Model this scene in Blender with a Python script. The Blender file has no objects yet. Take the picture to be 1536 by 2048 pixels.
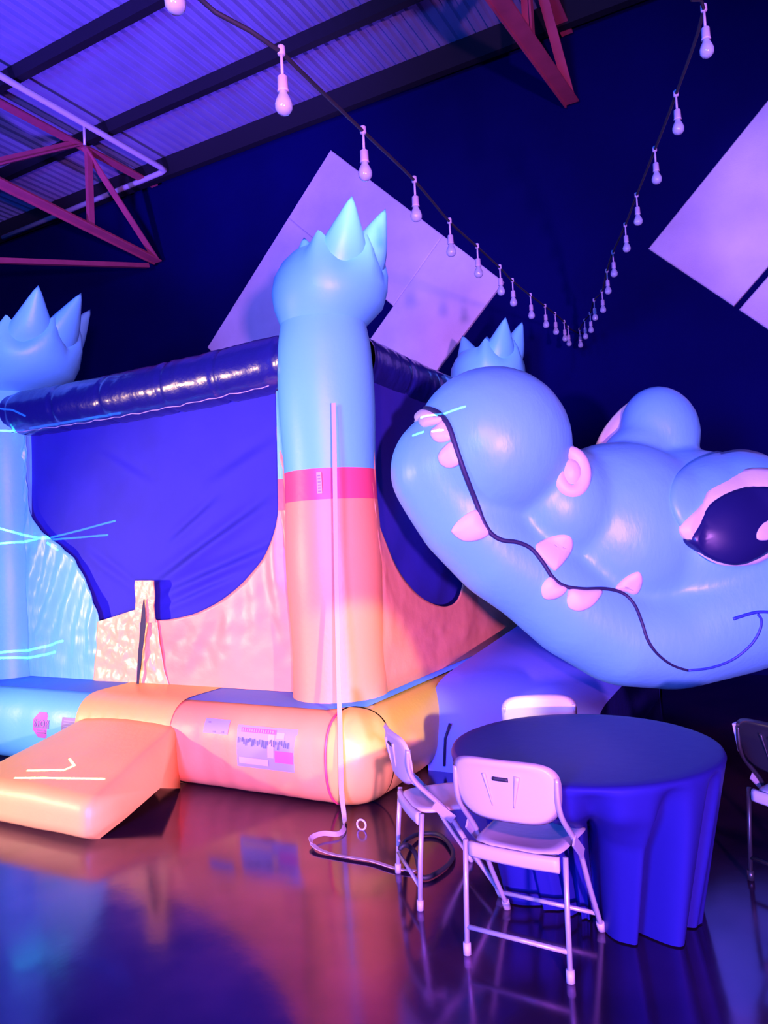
import bpy, bmesh, math, random
import numpy as np
from mathutils import Vector, Matrix, noise
from mathutils.bvhtree import BVHTree

random.seed(7)
PI = math.pi
scene = bpy.context.scene
COL = scene.collection

# ------------------------------------------------------------------ camera
# room axes: +X along the front of the inflatable, +Y towards the back wall, +Z up
F = 1479.0
CX, CY = 768.0, 1024.0
EYE = Vector((0, 0, 1.7))
ROW_X = Vector((0.87761636, -0.06506938, -0.47492684))
ROW_Y = Vector((0.47664445, 0.01307503, 0.87899893))
ROW_Z = Vector((-0.05098623, -0.99779508, 0.04248982))


def toworld(v):
    return Vector((ROW_X.dot(v), ROW_Y.dot(v), ROW_Z.dot(v)))


CAM_R = toworld(Vector((1, 0, 0)))
CAM_D = toworld(Vector((0, 1, 0)))
CAM_F = toworld(Vector((0, 0, 1)))
cam_data = bpy.data.cameras.new('camera')
cam = bpy.data.objects.new('camera', cam_data)
COL.objects.link(cam)
M3 = Matrix((CAM_R, -CAM_D, -CAM_F)).transposed()
cam.matrix_world = Matrix.Translation(EYE) @ M3.to_4x4()
cam_data.sensor_fit = 'VERTICAL'
cam_data.sensor_height = 36.0
cam_data.lens = 36.0 * F / 2048.0
cam_data.clip_end = 100
scene.camera = cam

scene.view_settings.view_transform = 'Standard'
scene.view_settings.look = 'None'
scene.view_settings.gamma = 1.0
scene.view_settings.use_curve_mapping = False
scene.view_settings.exposure = 0.0

# ------------------------------------------------------------------ world and stage lights
w = bpy.data.worlds.new('dark_hall')
scene.world = w
w.use_nodes = True
w.node_tree.nodes['Background'].inputs[0].default_value = (0.004, 0.004, 0.30, 1)
w.node_tree.nodes['Background'].inputs[1].default_value = 0.12


def aim(o, target):
    d = Vector(target) - o.location
    o.rotation_euler = d.to_track_quat('-Z', 'Y').to_euler()


def spot(name, loc, target, color, energy, angle=60, blend=0.6, radius=0.1):
    l = bpy.data.lights.new(name, 'SPOT')
    l.color = color
    l.energy = energy
    l.spot_size = math.radians(angle)
    l.spot_blend = blend
    l.shadow_soft_size = radius
    o = bpy.data.objects.new(name, l)
    COL.objects.link(o)
    o.location = loc
    aim(o, target)
    return o


def area(name, loc, target, color, energy, size):
    l = bpy.data.lights.new(name, 'AREA')
    l.shape = 'DISK'
    l.color = color
    l.energy = energy
    l.size = size
    o = bpy.data.objects.new(name, l)
    COL.objects.link(o)
    o.location = loc
    aim(o, target)
    return o


# low wash light on a stand, right of and behind the photographer
spot('stand_wash', (2.5, -2.3, 1.15), (-1.6, 4.6, 1.5), (0.78, 0.24, 1.0), 5200, 70, 0.5, 0.14)
# soft blue wash behind the photographer
area('blue_wash', (-1.2, -4.0, 2.2), (-2.6, 5.5, 2.0), (0.02, 0.13, 1.0), 1700, 1.6)
# warm par can on the left, aimed at the step and the front of the inflatable
spot('warm_par', (-8.6, -0.6, 1.7), (-4.0, 4.4, 1.0), (1.0, 0.60, 0.34), 2000, 46, 0.8, 0.15)
# narrow amber par can beyond the right edge, shining across the table onto the corner of the base
spot('amber_par', (1.8, 1.45, 1.95), (-2.42, 4.28, 0.62), (1.0, 0.72, 0.25), 1300, 17, 0.35, 0.06)
# pink par can over the photographer
spot('pink_par', (-0.5, -0.9, 3.1), (-2.7, 4.6, 1.2), (1.0, 0.16, 0.40), 900, 56, 0.6, 0.12)
# uplights on the roof deck and the back wall
spot('roof_uplight', (-6.0, 1.0, 2.4), (-7.4, 6.9, 8.4), (0.17, 0.07, 1.0), 9000, 50, 0.9, 0.2)
spot('wall_uplight', (-1.0, 2.2, 4.4), (-4.7, 9.4, 5.0), (0.36, 0.19, 1.0), 2300, 48, 0.9, 0.2)
spot('panel_spot', (1.6, 2.0, 3.6), (0.7, 9.4, 5.2), (0.38, 0.26, 1.0), 1500, 22, 0.5, 0.2)


# ------------------------------------------------------------------ measuring helpers (photo point to a plane of the room)
def ray(px, py):
    return toworld(Vector((px - CX, py - CY, F)))


def at_x(px, py, x):
    r = ray(px, py)
    return EYE + r * (x / r.x)


def at_y(px, py, y):
    r = ray(px, py)
    return EYE + r * (y / r.y)


def at_z(px, py, z):
    r = ray(px, py)
    return EYE + r * ((z - EYE.z) / r.z)


def at_d(px, py, d):
    return EYE + ray(px, py) * (d / F)


# ------------------------------------------------------------------ materials
MATS = {}


def mat(name, color, rough=0.5, bump=0.0, bscale=8.0, var=0.0, vscale=3.0, spec=0.5, coat=0.0,
        stretch=(1, 1, 1), trans=0.0, sub=0.0, metal=0.0, ior=1.5, alpha=1.0, detail=4.0):
    if name in MATS:
        return MATS[name]
    m = bpy.data.materials.new(name)
    m.use_nodes = True
    nt = m.node_tree
    b = nt.nodes['Principled BSDF']
    b.inputs['Base Color'].default_value = (*color, 1)
    b.inputs['Roughness'].default_value = rough
    b.inputs['Specular IOR Level'].default_value = spec
    b.inputs['Coat Weight'].default_value = coat
    b.inputs['Coat Roughness'].default_value = 0.15
    b.inputs['Metallic'].default_value = metal
    b.inputs['Transmission Weight'].default_value = trans
    b.inputs['IOR'].default_value = ior
    tc = nt.nodes.new('ShaderNodeTexCoord')
    mp = nt.nodes.new('ShaderNodeMapping')
    mp.inputs['Scale'].default_value = stretch
    nt.links.new(tc.outputs['Object'], mp.inputs['Vector'])
    if var > 0:
        n = nt.nodes.new('ShaderNodeTexNoise')
        n.inputs['Scale'].default_value = vscale
        n.inputs['Detail'].default_value = 5
        nt.links.new(mp.outputs[0], n.inputs['Vector'])
        mx = nt.nodes.new('ShaderNodeMix')
        mx.data_type = 'RGBA'
        mx.inputs['A'].default_value = (*[c * (1 - var) for c in color], 1)
        mx.inputs['B'].default_value = (*[min(1, c * (1 + var)) for c in color], 1)
        nt.links.new(n.outputs['Fac'], mx.inputs['Factor'])
        nt.links.new(mx.outputs['Result'], b.inputs['Base Color'])
    if bump > 0:
        n2 = nt.nodes.new('ShaderNodeTexNoise')
        n2.inputs['Scale'].default_value = bscale
        n2.inputs['Detail'].default_value = detail
        nt.links.new(mp.outputs[0], n2.inputs['Vector'])
        bp = nt.nodes.new('ShaderNodeBump')
        bp.inputs['Strength'].default_value = bump
        bp.inputs['Distance'].default_value = 0.03
        nt.links.new(n2.outputs['Fac'], bp.inputs['Height'])
        nt.links.new(bp.outputs[0], b.inputs['Normal'])
    MATS[name] = m
    return m


VINYL = dict(rough=0.42, bump=0.06, bscale=26, spec=0.45)
mat('teal_vinyl', (0.15, 0.64, 0.78), var=0.04, **VINYL)
mat('croc_vinyl', (0.12, 0.43, 0.64), var=0.03, rough=0.40, bump=0.10, bscale=30, spec=0.45, stretch=(1, 1, 0.35))
mat('croc_dark', (0.015, 0.04, 0.30), rough=0.5)
mat('orange_vinyl', (0.92, 0.35, 0.14), var=0.05, **VINYL)
mat('red_vinyl', (0.80, 0.09, 0.14), var=0.05, **VINYL)
mat('yellow_vinyl', (0.92, 0.55, 0.12), var=0.05, **VINYL)
mat('orange_fabric', (0.92, 0.35, 0.18), rough=0.38, bump=0.28, bscale=4, var=0.06, spec=0.5, detail=6)
mat('teal_fabric', (0.16, 0.62, 0.74), rough=0.36, bump=0.45, bscale=4, var=0.05, spec=0.6, detail=3, stretch=(3.0, 1, 0.45))
mat('navy_vinyl', (0.012, 0.014, 0.14), rough=0.28, bump=0.30, bscale=9, spec=1.0, detail=5, coat=0.6)
mat('navy_mesh', (0.018, 0.018, 0.30), rough=0.75, bump=0.25, bscale=5, var=0.25, vscale=2.2)
mat('slide_vinyl', (0.20, 0.27, 0.95), rough=0.5, bump=0.05, bscale=20)
mat('deck_mat_blue', (0.06, 0.22, 0.62), rough=0.6, bump=0.1)
mat('white_vinyl', (0.55, 0.52, 0.54), rough=0.5, bump=0.08, bscale=25)
mat('black_line', (0.012, 0.01, 0.05), rough=0.6)
mat('pupil_vinyl', (0.008, 0.008, 0.07), rough=0.3)
mat('strap_web', (0.52, 0.44, 0.50), rough=0.8, bump=0.2, bscale=120)
mat('sticker_white', (0.30, 0.30, 0.55), rough=0.5)
mat('sticker_pink', (0.55, 0.12, 0.40), rough=0.5)
mat('sticker_red', (0.80, 0.10, 0.22), rough=0.5)
mat('sticker_grey', (0.25, 0.20, 0.28), rough=0.5)
mat('sticker_cream', (0.60, 0.42, 0.32), rough=0.5)
mat('sticker_ink', (0.10, 0.12, 0.18), rough=0.6)
mat('chair_plastic', (0.40, 0.39, 0.46), rough=0.42, bump=0.03, bscale=60, var=0.02)
mat('chair_steel', (0.36, 0.36, 0.44), rough=0.34, metal=0.25, bump=0.02, bscale=40)
mat('chair_dark', (0.012, 0.012, 0.02), rough=0.35)
mat('rubber', (0.02, 0.02, 0.02), rough=0.7)
mat('satin_cloth', (0.012, 0.010, 0.14), rough=0.5, bump=0.05, bscale=14, spec=0.4)
MATS['satin_cloth'].node_tree.nodes['Principled BSDF'].inputs['Specular Tint'].default_value = (0.12, 0.12, 1.0, 1)
mat('table_wood', (0.25, 0.2, 0.16), rough=0.6)
mat('acoustic_foam', (0.54, 0.50, 0.60), rough=0.95, bump=0.15, bscale=70, var=0.35, vscale=1.3)
mat('roof_steel', (0.26, 0.24, 0.42), rough=0.45, metal=0.2, bump=0.05, bscale=14, var=0.22, vscale=2.0)
mat('purlin_steel', (0.004, 0.004, 0.008), rough=0.6)
mat('red_primer', (0.42, 0.06, 0.10), rough=0.6, var=0.25, vscale=4, bump=0.05)
mat('galvanised', (0.72, 0.66, 0.72), rough=0.4, metal=0.2)
mat('cord_black', (0.012, 0.012, 0.02), rough=0.6)
mat('socket_grey', (0.35, 0.33, 0.42), rough=0.6)
mat('bulb_glass', (0.42, 0.50, 0.60), rough=0.12, spec=0.8, trans=0.4)
mat('filament', (0.9, 0.6, 0.3), rough=0.4)
mat('wall_paint', (0.0012, 0.0012, 0.05), rough=1.0, bump=0.08, bscale=18, var=0.3, vscale=0.8, spec=0.05)


def floor_mat():
    m = bpy.data.materials.new('polished_concrete')
    m.use_nodes = True
    nt = m.node_tree
    b = nt.nodes['Principled BSDF']
    tc = nt.nodes.new('ShaderNodeTexCoord')
    n = nt.nodes.new('ShaderNodeTexNoise')
    n.inputs['Scale'].default_value = 1.3
    n.inputs['Detail'].default_value = 8
    nt.links.new(tc.outputs['Object'], n.inputs['Vector'])
    r = nt.nodes.new('ShaderNodeValToRGB')
    r.color_ramp.elements[0].position = 0.3
    r.color_ramp.elements[1].position = 0.75
    r.color_ramp.elements[0].color = (0.045, 0.020, 0.085, 1)
    r.color_ramp.elements[1].color = (0.17, 0.062, 0.18, 1)
    nt.links.new(n.outputs['Fac'], r.inputs['Fac'])
    nt.links.new(r.outputs[0], b.inputs['Base Color'])
    r2 = nt.nodes.new('ShaderNodeMapRange')
    r2.inputs['To Min'].default_value = 0.07
    r2.inputs['To Max'].default_value = 0.21
    n3 = nt.nodes.new('ShaderNodeTexNoise')
    n3.inputs['Scale'].default_value = 2.6
    n3.inputs['Detail'].default_value = 6
    nt.links.new(tc.outputs['Object'], n3.inputs['Vector'])
    nt.links.new(n3.outputs['Fac'], r2.inputs['Value'])
    nt.links.new(r2.outputs[0], b.inputs['Roughness'])
    b.inputs['Specular IOR Level'].default_value = 1.0
    b.inputs['Metallic'].default_value = 0.85
    n2 = nt.nodes.new('ShaderNodeTexNoise')
    n2.inputs['Scale'].default_value = 5
    n2.inputs['Detail'].default_value = 6
    nt.links.new(tc.outputs['Object'], n2.inputs['Vector'])
    bp = nt.nodes.new('ShaderNodeBump')
    bp.inputs['Strength'].default_value = 0.03
    bp.inputs['Distance'].default_value = 0.02
    nt.links.new(n2.outputs['Fac'], bp.inputs['Height'])
    nt.links.new(bp.outputs[0], b.inputs['Normal'])
    MATS['polished_concrete'] = m


floor_mat()


# ------------------------------------------------------------------ mesh helpers
def obj(name, verts, faces, material, parent=None, smooth=True, recalc=True):
    me = bpy.data.meshes.new(name)
    me.from_pydata([tuple(v) for v in verts], [], faces)
    if recalc:
        bm = bmesh.new()
        bm.from_mesh(me)
        bmesh.ops.remove_doubles(bm, verts=bm.verts, dist=1e-6)
        bmesh.ops.recalc_face_normals(bm, faces=bm.faces)
        bm.to_mesh(me)
        bm.free()
    if smooth:
        for p in me.polygons:
            p.use_smooth = True
    o = bpy.data.objects.new(name, me)
    me.materials.append(MATS[material] if isinstance(material, str) else material)
    COL.objects.link(o)
    if parent is not None:
        o.parent = parent
        o.matrix_parent_inverse = world_of(parent).inverted()
    return o


def world_of(o):
    m = o.matrix_basis.copy()
    if o.parent:
        return world_of(o.parent) @ o.matrix_parent_inverse @ m
    return m


def thing(name, label, cat, loc=(0, 0, 0), rotz=0, group=None):
    o = bpy.data.objects.new(name, None)
    COL.objects.link(o)
    o.empty_display_size = 0.1
    o.location = loc
    o.rotation_euler = (0, 0, rotz)
    tag(o, label, cat, group)
    return o


def tag(o, label, cat, group=None):
    o['label'] = label
    o['category'] = cat
    if group:
        o['group'] = group
    return o


def struct(name, verts, faces, material, smooth=False, parent=None):
    o = obj(name, verts, faces, material, parent, smooth)
    if parent is None:
        o['kind'] = 'structure'
    return o


class MB:
    """collects pieces of one part"""

    def __init__(self):
        self.v = []
        self.f = []

    def add(self, v, f):
        n = len(self.v)
        self.v += [Vector(p) for p in v]
        self.f += [tuple(i + n for i in q) for q in f]
        return self

    def box(self, lo, hi):
        x0, y0, z0 = lo
        x1, y1, z1 = hi
        v = [(x0, y0, z0), (x1, y0, z0), (x1, y1, z0), (x0, y1, z0), (x0, y0, z1), (x1, y0, z1), (x1, y1, z1), (x0, y1, z1)]
        f = [(0, 3, 2, 1), (4, 5, 6, 7), (0, 1, 5, 4), (1, 2, 6, 5), (2, 3, 7, 6), (3, 0, 4, 7)]
        return self.add(v, f)

    def bar(self, a, b, wd, ht, up=(0, 0, 1)):
        a = Vector(a)
        b = Vector(b)
        d = (b - a).normalized()
        s = d.cross(Vector(up))
        if s.length < 1e-4:
            s = d.cross(Vector((1, 0, 0)))
        s.normalize()
        u = s.cross(d)
        v = []
        for p in (a, b):
            for i, j in ((-1, -1), (1, -1), (1, 1), (-1, 1)):
                v.append(p + s * (i * wd / 2) + u * (j * ht / 2))
        return self.add(v, [(3, 2, 1, 0), (4, 5, 6, 7), (0, 1, 5, 4), (1, 2, 6, 5), (2, 3, 7, 6), (3, 0, 4, 7)])

    def tube(self, pts, r, n=10, closed=False, flat=1.0, cap=True):
        pts = [Vector(p) for p in pts]
        m = len(pts)
        ref = Vector((0.3, 0.2, 1)).normalized()
        v = []
        prev = None
        for i, p in enumerate(pts):
            if closed:
                d = pts[(i + 1) % m] - pts[i - 1]
            else:
                d = pts[min(i + 1, m - 1)] - pts[max(i - 1, 0)]
            d.normalize()
            if prev is None:
                a = d.cross(ref)
                if a.length < 1e-3:
                    a = d.cross(Vector((1, 0, 0)))
            else:
                a = prev - d * prev.dot(d)
            a.normalize()
            prev = a
            b = d.cross(a)
            rr = r[i] if isinstance(r, (list, tuple)) else r
            for k in range(n):
                t = 2 * PI * k / n
                v.append(p + a * (rr * math.cos(t)) + b * (rr * flat * math.sin(t)))
        f = []
        for i in range(m if closed else m - 1):
            for k in range(n):
                k2 = (k + 1) % n
                i2 = (i + 1) % m
                f.append((i * n + k, i * n + k2, i2 * n + k2, i2 * n + k))
        if cap and not closed:
            f.append(tuple(range(n - 1, -1, -1)))
            f.append(tuple((m - 1) * n + k for k in range(n)))
        return self.add(v, f)

    def lathe(self, prof, n=32, c=(0, 0, 0), fr=None, caps=True):
        """prof: list of (r, z); fr(theta, i) -> (dr, dz)"""
        c = Vector(c)
        v = []
        for i, (r, z) in enumerate(prof):
            for k in range(n):
                t = 2 * PI * k / n
                dr, dz = fr(t, i) if fr else (0, 0)
                v.append(c + Vector(((r + dr) * math.cos(t), (r + dr) * math.sin(t), z + dz)))
        f = []
        for i in range(len(prof) - 1):
            for k in range(n):
                k2 = (k + 1) % n
                f.append((i * n + k, i * n + k2, (i + 1) * n + k2, (i + 1) * n + k))
        if caps:
            f.append(tuple(range(n - 1, -1, -1)))
            f.append(tuple((len(prof) - 1) * n + k for k in range(n)))
        return self.add(v, f)

    def grid(self, rows, closed=False):
        n = len(rows[0])
        v = [p for r in rows for p in r]
        f = []
        for i in range(len(rows) - 1):
            for k in range(n if closed else n - 1):
                k2 = (k + 1) % n
                f.append((i * n + k, i * n + k2, (i + 1) * n + k2, (i + 1) * n + k))
        return self.add(v, f)

    def build(self, name, material, parent=None, smooth=True):
        return obj(name, self.v, self.f, material, parent, smooth)


def smoothpath(pts, per=8, closed=False):
    """Catmull-Rom through the points"""
    pts = [Vector(p) for p in pts]
    out = []
    n = len(pts)
    rng = n if closed else n - 1
    for i in range(rng):
        if closed:
            p0, p1, p2, p3 = pts[i - 1], pts[i], pts[(i + 1) % n], pts[(i + 2) % n]
        else:
            p0, p1, p2, p3 = pts[max(i - 1, 0)], pts[i], pts[i + 1], pts[min(i + 2, n - 1)]
        for k in range(per):
            t = k / per
            out.append(0.5 * ((2 * p1) + (p2 - p0) * t + (2 * p0 - 5 * p1 + 4 * p2 - p3) * t * t + (3 * p1 - p0 - 3 * p2 + p3) * t ** 3))
    if not closed:
        out.append(pts[-1])
    return out


def resample(pts, n):
    pts = [Vector(p) for p in pts]
    L = [0]
    for a, b in zip(pts, pts[1:]):
        L.append(L[-1] + (b - a).length)
    out = []
    j = 0
    for i in range(n):
        s = L[-1] * i / (n - 1)
        while j < len(pts) - 2 and L[j + 1] < s:
            j += 1
        d = L[j + 1] - L[j]
        t = 0 if d < 1e-9 else (s - L[j]) / d
        out.append(pts[j].lerp(pts[j + 1], min(1, max(0, t))))
    return out


# ------------------------------------------------------------------ the hall
WALL_Y = 9.4
ROOF_Z = 8.35
XL, XR, YB = -14.0, 7.0, -6.0
struct('floor', [(XL, YB, 0), (XR, YB, 0), (XR, WALL_Y, 0), (XL, WALL_Y, 0)], [(0, 1, 2, 3)], 'polished_concrete')
struct('wall_back', *(lambda m: (m.v, m.f))(MB().box((XL, WALL_Y, 0), (XR, WALL_Y + 0.2, ROOF_Z + 0.3))), 'wall_paint')
struct('wall_left', *(lambda m: (m.v, m.f))(MB().box((XL - 0.2, YB, 0), (XL, WALL_Y, ROOF_Z + 0.3))), 'wall_paint')
struct('wall_right', *(lambda m: (m.v, m.f))(MB().box((XR, YB, 0), (XR + 0.2, WALL_Y, ROOF_Z + 0.3))), 'wall_paint')
struct('wall_front', *(lambda m: (m.v, m.f))(MB().box((XL, YB - 0.2, 0), (XR, YB, ROOF_Z + 0.3))), 'wall_paint')

# corrugated roof deck, ribs running towards the back wall
rows = [[], []]
pitch = 0.17
x = XL
while x < XR:
    for dx, dz in ((0.0, 0.0), (0.035, 0.0), (0.055, 0.05), (0.125, 0.05), (0.145, 0.0)):
        rows[0].append(Vector((x + dx, YB, ROOF_Z + dz)))
        rows[1].append(Vector((x + dx, WALL_Y + 0.1, ROOF_Z + dz)))
    x += pitch
m = MB().grid(rows)
ceiling = struct('ceiling', m.v, m.f, 'roof_steel')
# purlins below the deck, parallel to the back wall (each a channel section)
for y in (1.6, 3.2, 4.75, 6.3, 7.85, 9.1):
    m = MB()
    hgt = 0.20 if y < 9 else 0.34
    m.box((XL, y - 0.05, ROOF_Z - hgt), (XR, y - 0.03, ROOF_Z - 0.005))
    m.box((XL, y - 0.03, ROOF_Z - hgt), (XR, y + 0.06, ROOF_Z - hgt + 0.02))
    m.box((XL, y - 0.03, ROOF_Z - 0.025), (XR, y + 0.06, ROOF_Z - 0.005))
    m.build('purlin', 'purlin_steel', ceiling, smooth=False)


# roof trusses of painted angle iron
def truss(x, label, y_end, y_start, zb0, zb1, zt, panels, brace):
    t = thing('roof_truss', label, 'truss', (x, (y_end + y_start) / 2, zb0), 0, 'roof trusses')

    def chord(name, a, b, s=0.11):
        m = MB()
        m.bar(a, b, s, 0.022)
        a2 = Vector(a) + Vector((-s / 2, 0, 0.05))
        b2 = Vector(b) + Vector((-s / 2, 0, 0.05))
        m.bar(a2, b2, 0.022, s)
        m.build(name, 'red_primer', t, smooth=False)

    def zb(y):
        return zb1 + (zb0 - zb1) * (y - y_end) / (y_start - y_end)
    chord('bottom_chord', (x, y_start, zb0), (x, y_end, zb1), 0.17)
    chord('top_chord', (x, y_start, zt), (x, y_end, zt), 0.13)
    for (ya, ta, yb, tb) in panels:
        za = zt if ta else zb(ya)
        zb_ = zt if tb else zb(yb)
        chord('web_member', (x + 0.03, ya, za), (x + 0.03, yb, zb_), 0.10)
    if brace:
        m = MB().bar(brace[0], brace[1], 0.09, 0.07)
        m.build('knee_brace', 'red_primer', t, smooth=False)
    return t


truss(-9.15, 'dusty red steel roof truss with open web at upper left', 9.25, 1.0, 7.25, 6.72, 8.05,
      [(7.75, 1, 9.2, 0), (7.85, 1, 7.85, 0), (7.7, 1, 6.0, 0), (4.4, 1, 6.0, 0), (4.4, 1, 4.4, 0)],
      ((-9.2, 9.05, 6.60), (-9.2, 1.5, 4.45)))
truss(-2.02, 'dark red steel roof truss at top centre above the string lights', 9.3, 2.0, 6.0, 7.15, 8.05,
      [(6.2, 0, 7.5, 1), (7.5, 1, 9.1, 0), (7.5, 1, 7.5, 0), (4.8, 1, 6.2, 0)], None)

# pale conduit: along the deck, then along the wall head
m = MB()
m.tube([(-8.62, 1.0, 8.06), (-8.62, 8.85, 8.05), (-8.63, 8.95, 8.05), (-8.72, 8.98, 8.05), (-12.9, 8.98, 7.97)], 0.045, 10)
conduit = tag(m.build('conduit_pipe', 'galvanised'), 'pale conduit pipe under the roof turning a corner at the wall', 'pipe')
m = MB().tube([(-8.63, 7.35, 8.05), (-8.63, 7.35, 7.74)], 0.02, 8)
m.build('drop_rod', 'galvanised', conduit)


# acoustic panels set as diamonds on the back wall
def wall_panel(top, a0, a1, b0, b1, label, sgn=-1):
    """a runs down to the right, b down to the left (sgn -1) or up to the right (sgn 1)"""
    va = Vector((1, 0, -1)) / math.sqrt(2)
    vb = Vector((-1, 0, -1)) / math.sqrt(2) if sgn < 0 else Vector((1, 0, 1)) / math.sqrt(2)
    c = Vector(top)
    th = 0.06
    e = 0.012
    v = []
    for yy, ins in ((WALL_Y - 0.002, 0), (WALL_Y - th + e, 0), (WALL_Y - th, e)):
        for (a, b) in ((a0 + ins, b0 + ins), (a1 - ins, b0 + ins), (a1 - ins, b1 - ins), (a0 + ins, b1 - ins)):
            p = c + va * a + vb * b
            v.append(Vector((p.x, yy, p.z)))
    f = [(0, 1, 2, 3), (8, 11, 10, 9)]
    for i in (0, 4):
        for k in range(4):
            k2 = (k + 1) % 4
            f.append((i + k, i + 4 + k, i + 4 + k2, i + k2))
    return tag(obj('acoustic_panel', v, f, 'acoustic_foam', None, False), label, 'wall panel', 'square wall panels hung as diamonds')


T1 = at_y(665, 303, WALL_Y)
S = WALL_Y / 9.0
wall_panel(T1, 0, 2.36 * S, 0, 1.12 * S, 'pale grey wall panel slanting along the upper right of the left diamond')
wall_panel(T1, 2.362 * S, 3.48 * S, 0, 2.36 * S, 'pale wall panel at the right corner of the diamond behind the teal column')
wall_panel(T1, 1.13 * S, 3.48 * S, 2.362 * S, 3.48 * S, 'wall panel at the bottom of the left diamond, behind the inflatable')
wall_panel(T1, 0, 1.128 * S, 1.122 * S, 3.48 * S, 'pale wall panel slanting along the upper left of the left diamond')
T2 = at_y(1298, 500, WALL_Y)
wall_panel(T2, 0, 1.19 * S, 0, 2.36 * S, 'mottled lavender wall panel at the right edge of the photograph', 1)
wall_panel(T2, 1.262 * S, 2.40 * S, 0, 2.36 * S, 'wall panel just below the dark gap at the right edge', 1)

# ------------------------------------------------------------------ inflatable bounce house
CR = 0.35                      # column radius
C_FR = Vector((-2.95, 4.65, 0))
C_FL = Vector((-6.72, 4.65, 0))
C_BR = Vector((-2.95, 8.15, 0))
C_BL = Vector((-6.72, 8.15, 0))
BASE_Z = 0.61
house = thing('bounce_house', 'large teal and orange inflatable bounce house with crocodile head and corner columns', 'bounce house', (-4.8, 6.3, 0))

# base: rounded tube profile swept round the outside
CORE = dict(xl=-7.05, xr=-2.66, yf=4.30, yb=8.50)


def base_prof(s):
    """s 0..1 bottom to top: outward offset, height"""
    t = -PI / 2 + PI * s
    c, sn = math.cos(t), math.sin(t)
    o = 0.31 * (max(0, c) ** 0.62)
    z = BASE_Z / 2 + BASE_Z / 2 * math.copysign(abs(sn) ** 0.86, sn)
    return o, z


def base_pt(x, s, lift=0.0):
    """a point of the front base surface"""
    o, z = base_prof(s)
    o1, z1 = base_prof(min(1, s + 0.01))
    o0, z0 = base_prof(max(0, s - 0.01))
    n = Vector((0, -(z1 - z0), -(o1 - o0) * -1))
    n = Vector((0, -(z1 - z0), -(o1 - o0)))
    n.normalize()
    return Vector((x, CORE['yf'] - o, z)) + n * lift


def base_s_of_z(z):
    lo, hi = 0.0, 1.0
    for _ in range(40):
        md = (lo + hi) / 2
        if base_prof(md)[1] < z:
            lo = md
        else:
            hi = md
    return lo


def base_sweep(name, stations, material, swell=0.0, ns=26, top_in=0.30):
    m = MB()
    rows = []
    for (p, nrm, sw) in stations:
        row = []
        for i in range(ns + 1):
            o, z = base_prof(i / ns)
            row.append(Vector((p[0], p[1], 0)) + Vector((nrm[0], nrm[1], 0)) * (o + sw * math.sin(PI * i / ns)) + Vector((0, 0, z)))
        row.append(Vector((p[0], p[1], BASE_Z)) - Vector((nrm[0], nrm[1], 0)) * top_in + Vector((0, 0, -0.004)))
        rows.append(row)
    m.grid(rows)
    return m.build(name, material, house)


def line_st(a, b, nrm, n=24, wob=0.006):
    out = []
    for i in range(n + 1):
        t = i / n
        p = (a[0] + (b[0] - a[0]) * t, a[1] + (b[1] - a[1]) * t)
        out.append((p, nrm, wob * math.sin(i * 1.9) + wob * math.sin(i * 0.7)))
    return out


def corner_st(c, a0, a1, n=12):
    return [(c, (math.cos(a0 + (a1 - a0) * i / n), math.sin(a0 + (a1 - a0) * i / n)), 0.02 * math.sin(PI * i / n)) for i in range(n + 1)]


c = CORE
XA, XB_ = -5.02, -4.02          # yellow sleeve over the doorway
base_sweep('base_tube', corner_st((c['xl'], c['yf']), -PI, -PI / 2) + line_st((c['xl'], c['yf']), (XA + 0.02, c['yf']), (0, -1)), 'teal_vinyl')
base_sweep('base_tube', line_st((XB_ - 0.02, c['yf']), (c['xr'] - 0.02, c['yf']), (0, -1)), 'orange_vinyl')
base_sweep('corner_boot', corner_st((c['xr'], c['yf']), -PI / 2 - 0.02, 0.02), 'yellow_vinyl')
base_sweep('base_tube', line_st((c['xr'], c['yf'] + 0.02), (c['xr'], c['yb']), (1, 0), 30), 'yellow_vinyl')
base_sweep('base_tube', corner_st((c['xr'], c['yb']), 0, PI / 2) + line_st((c['xr'], c['yb']), (c['xl'], c['yb']), (0, 1)) + corner_st((c['xl'], c['yb']), PI / 2, PI), 'teal_vinyl')
base_sweep('base_tube', line_st((c['xl'], c['yb']), (c['xl'], c['yf']), (-1, 0)), 'teal_vinyl')
# yellow sleeve sits just proud of the tube
m = MB()
rows = []
for i in range(21):
    x = XA + (XB_ - XA) * i / 20
    row = []
    for k in range(27):
        s = 0.06 + 0.94 * k / 26
        row.append(base_pt(x, s, 0.012 + 0.005 * math.sin(i * 2.1) * math.sin(PI * s)))
    row.append(Vector((x, 4.62, BASE_Z + 0.012)))
    rows.append(row)
m.grid(rows)
m.build('door_sleeve', 'yellow_vinyl', house)
# blue floor mat on top of the base
m = MB()
rows = []
for i in range(20):
    x = c['xl'] + 0.0 + (c['xr'] + 0.13 - c['xl']) * i / 19
    rows.append([Vector((x, 4.175 if x < -2.75 else 4.24 + (x + 2.75) * 0.9, BASE_Z + 0.002)), Vector((x, 4.3, BASE_Z + 0.008)), Vector((x, 8.4, BASE_Z + 0.004))])
m.grid(rows)
m.build('floor_mat', 'deck_mat_blue', house)
# seam piping down the corner boot
m = MB()
pp = []
for k in range(25):
    s = 0.02 + 0.93 * k / 24
    o, z = base_prof(s)
    pp.append(Vector((c['xr'], c['yf'], z)) + Vector((math.cos(-PI / 2 - 0.03), math.sin(-PI / 2 - 0.03), 0)) * (o + 0.004))
m.tube(pp, 0.009, 6)
m.build('seam', 'red_vinyl', house)


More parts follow.
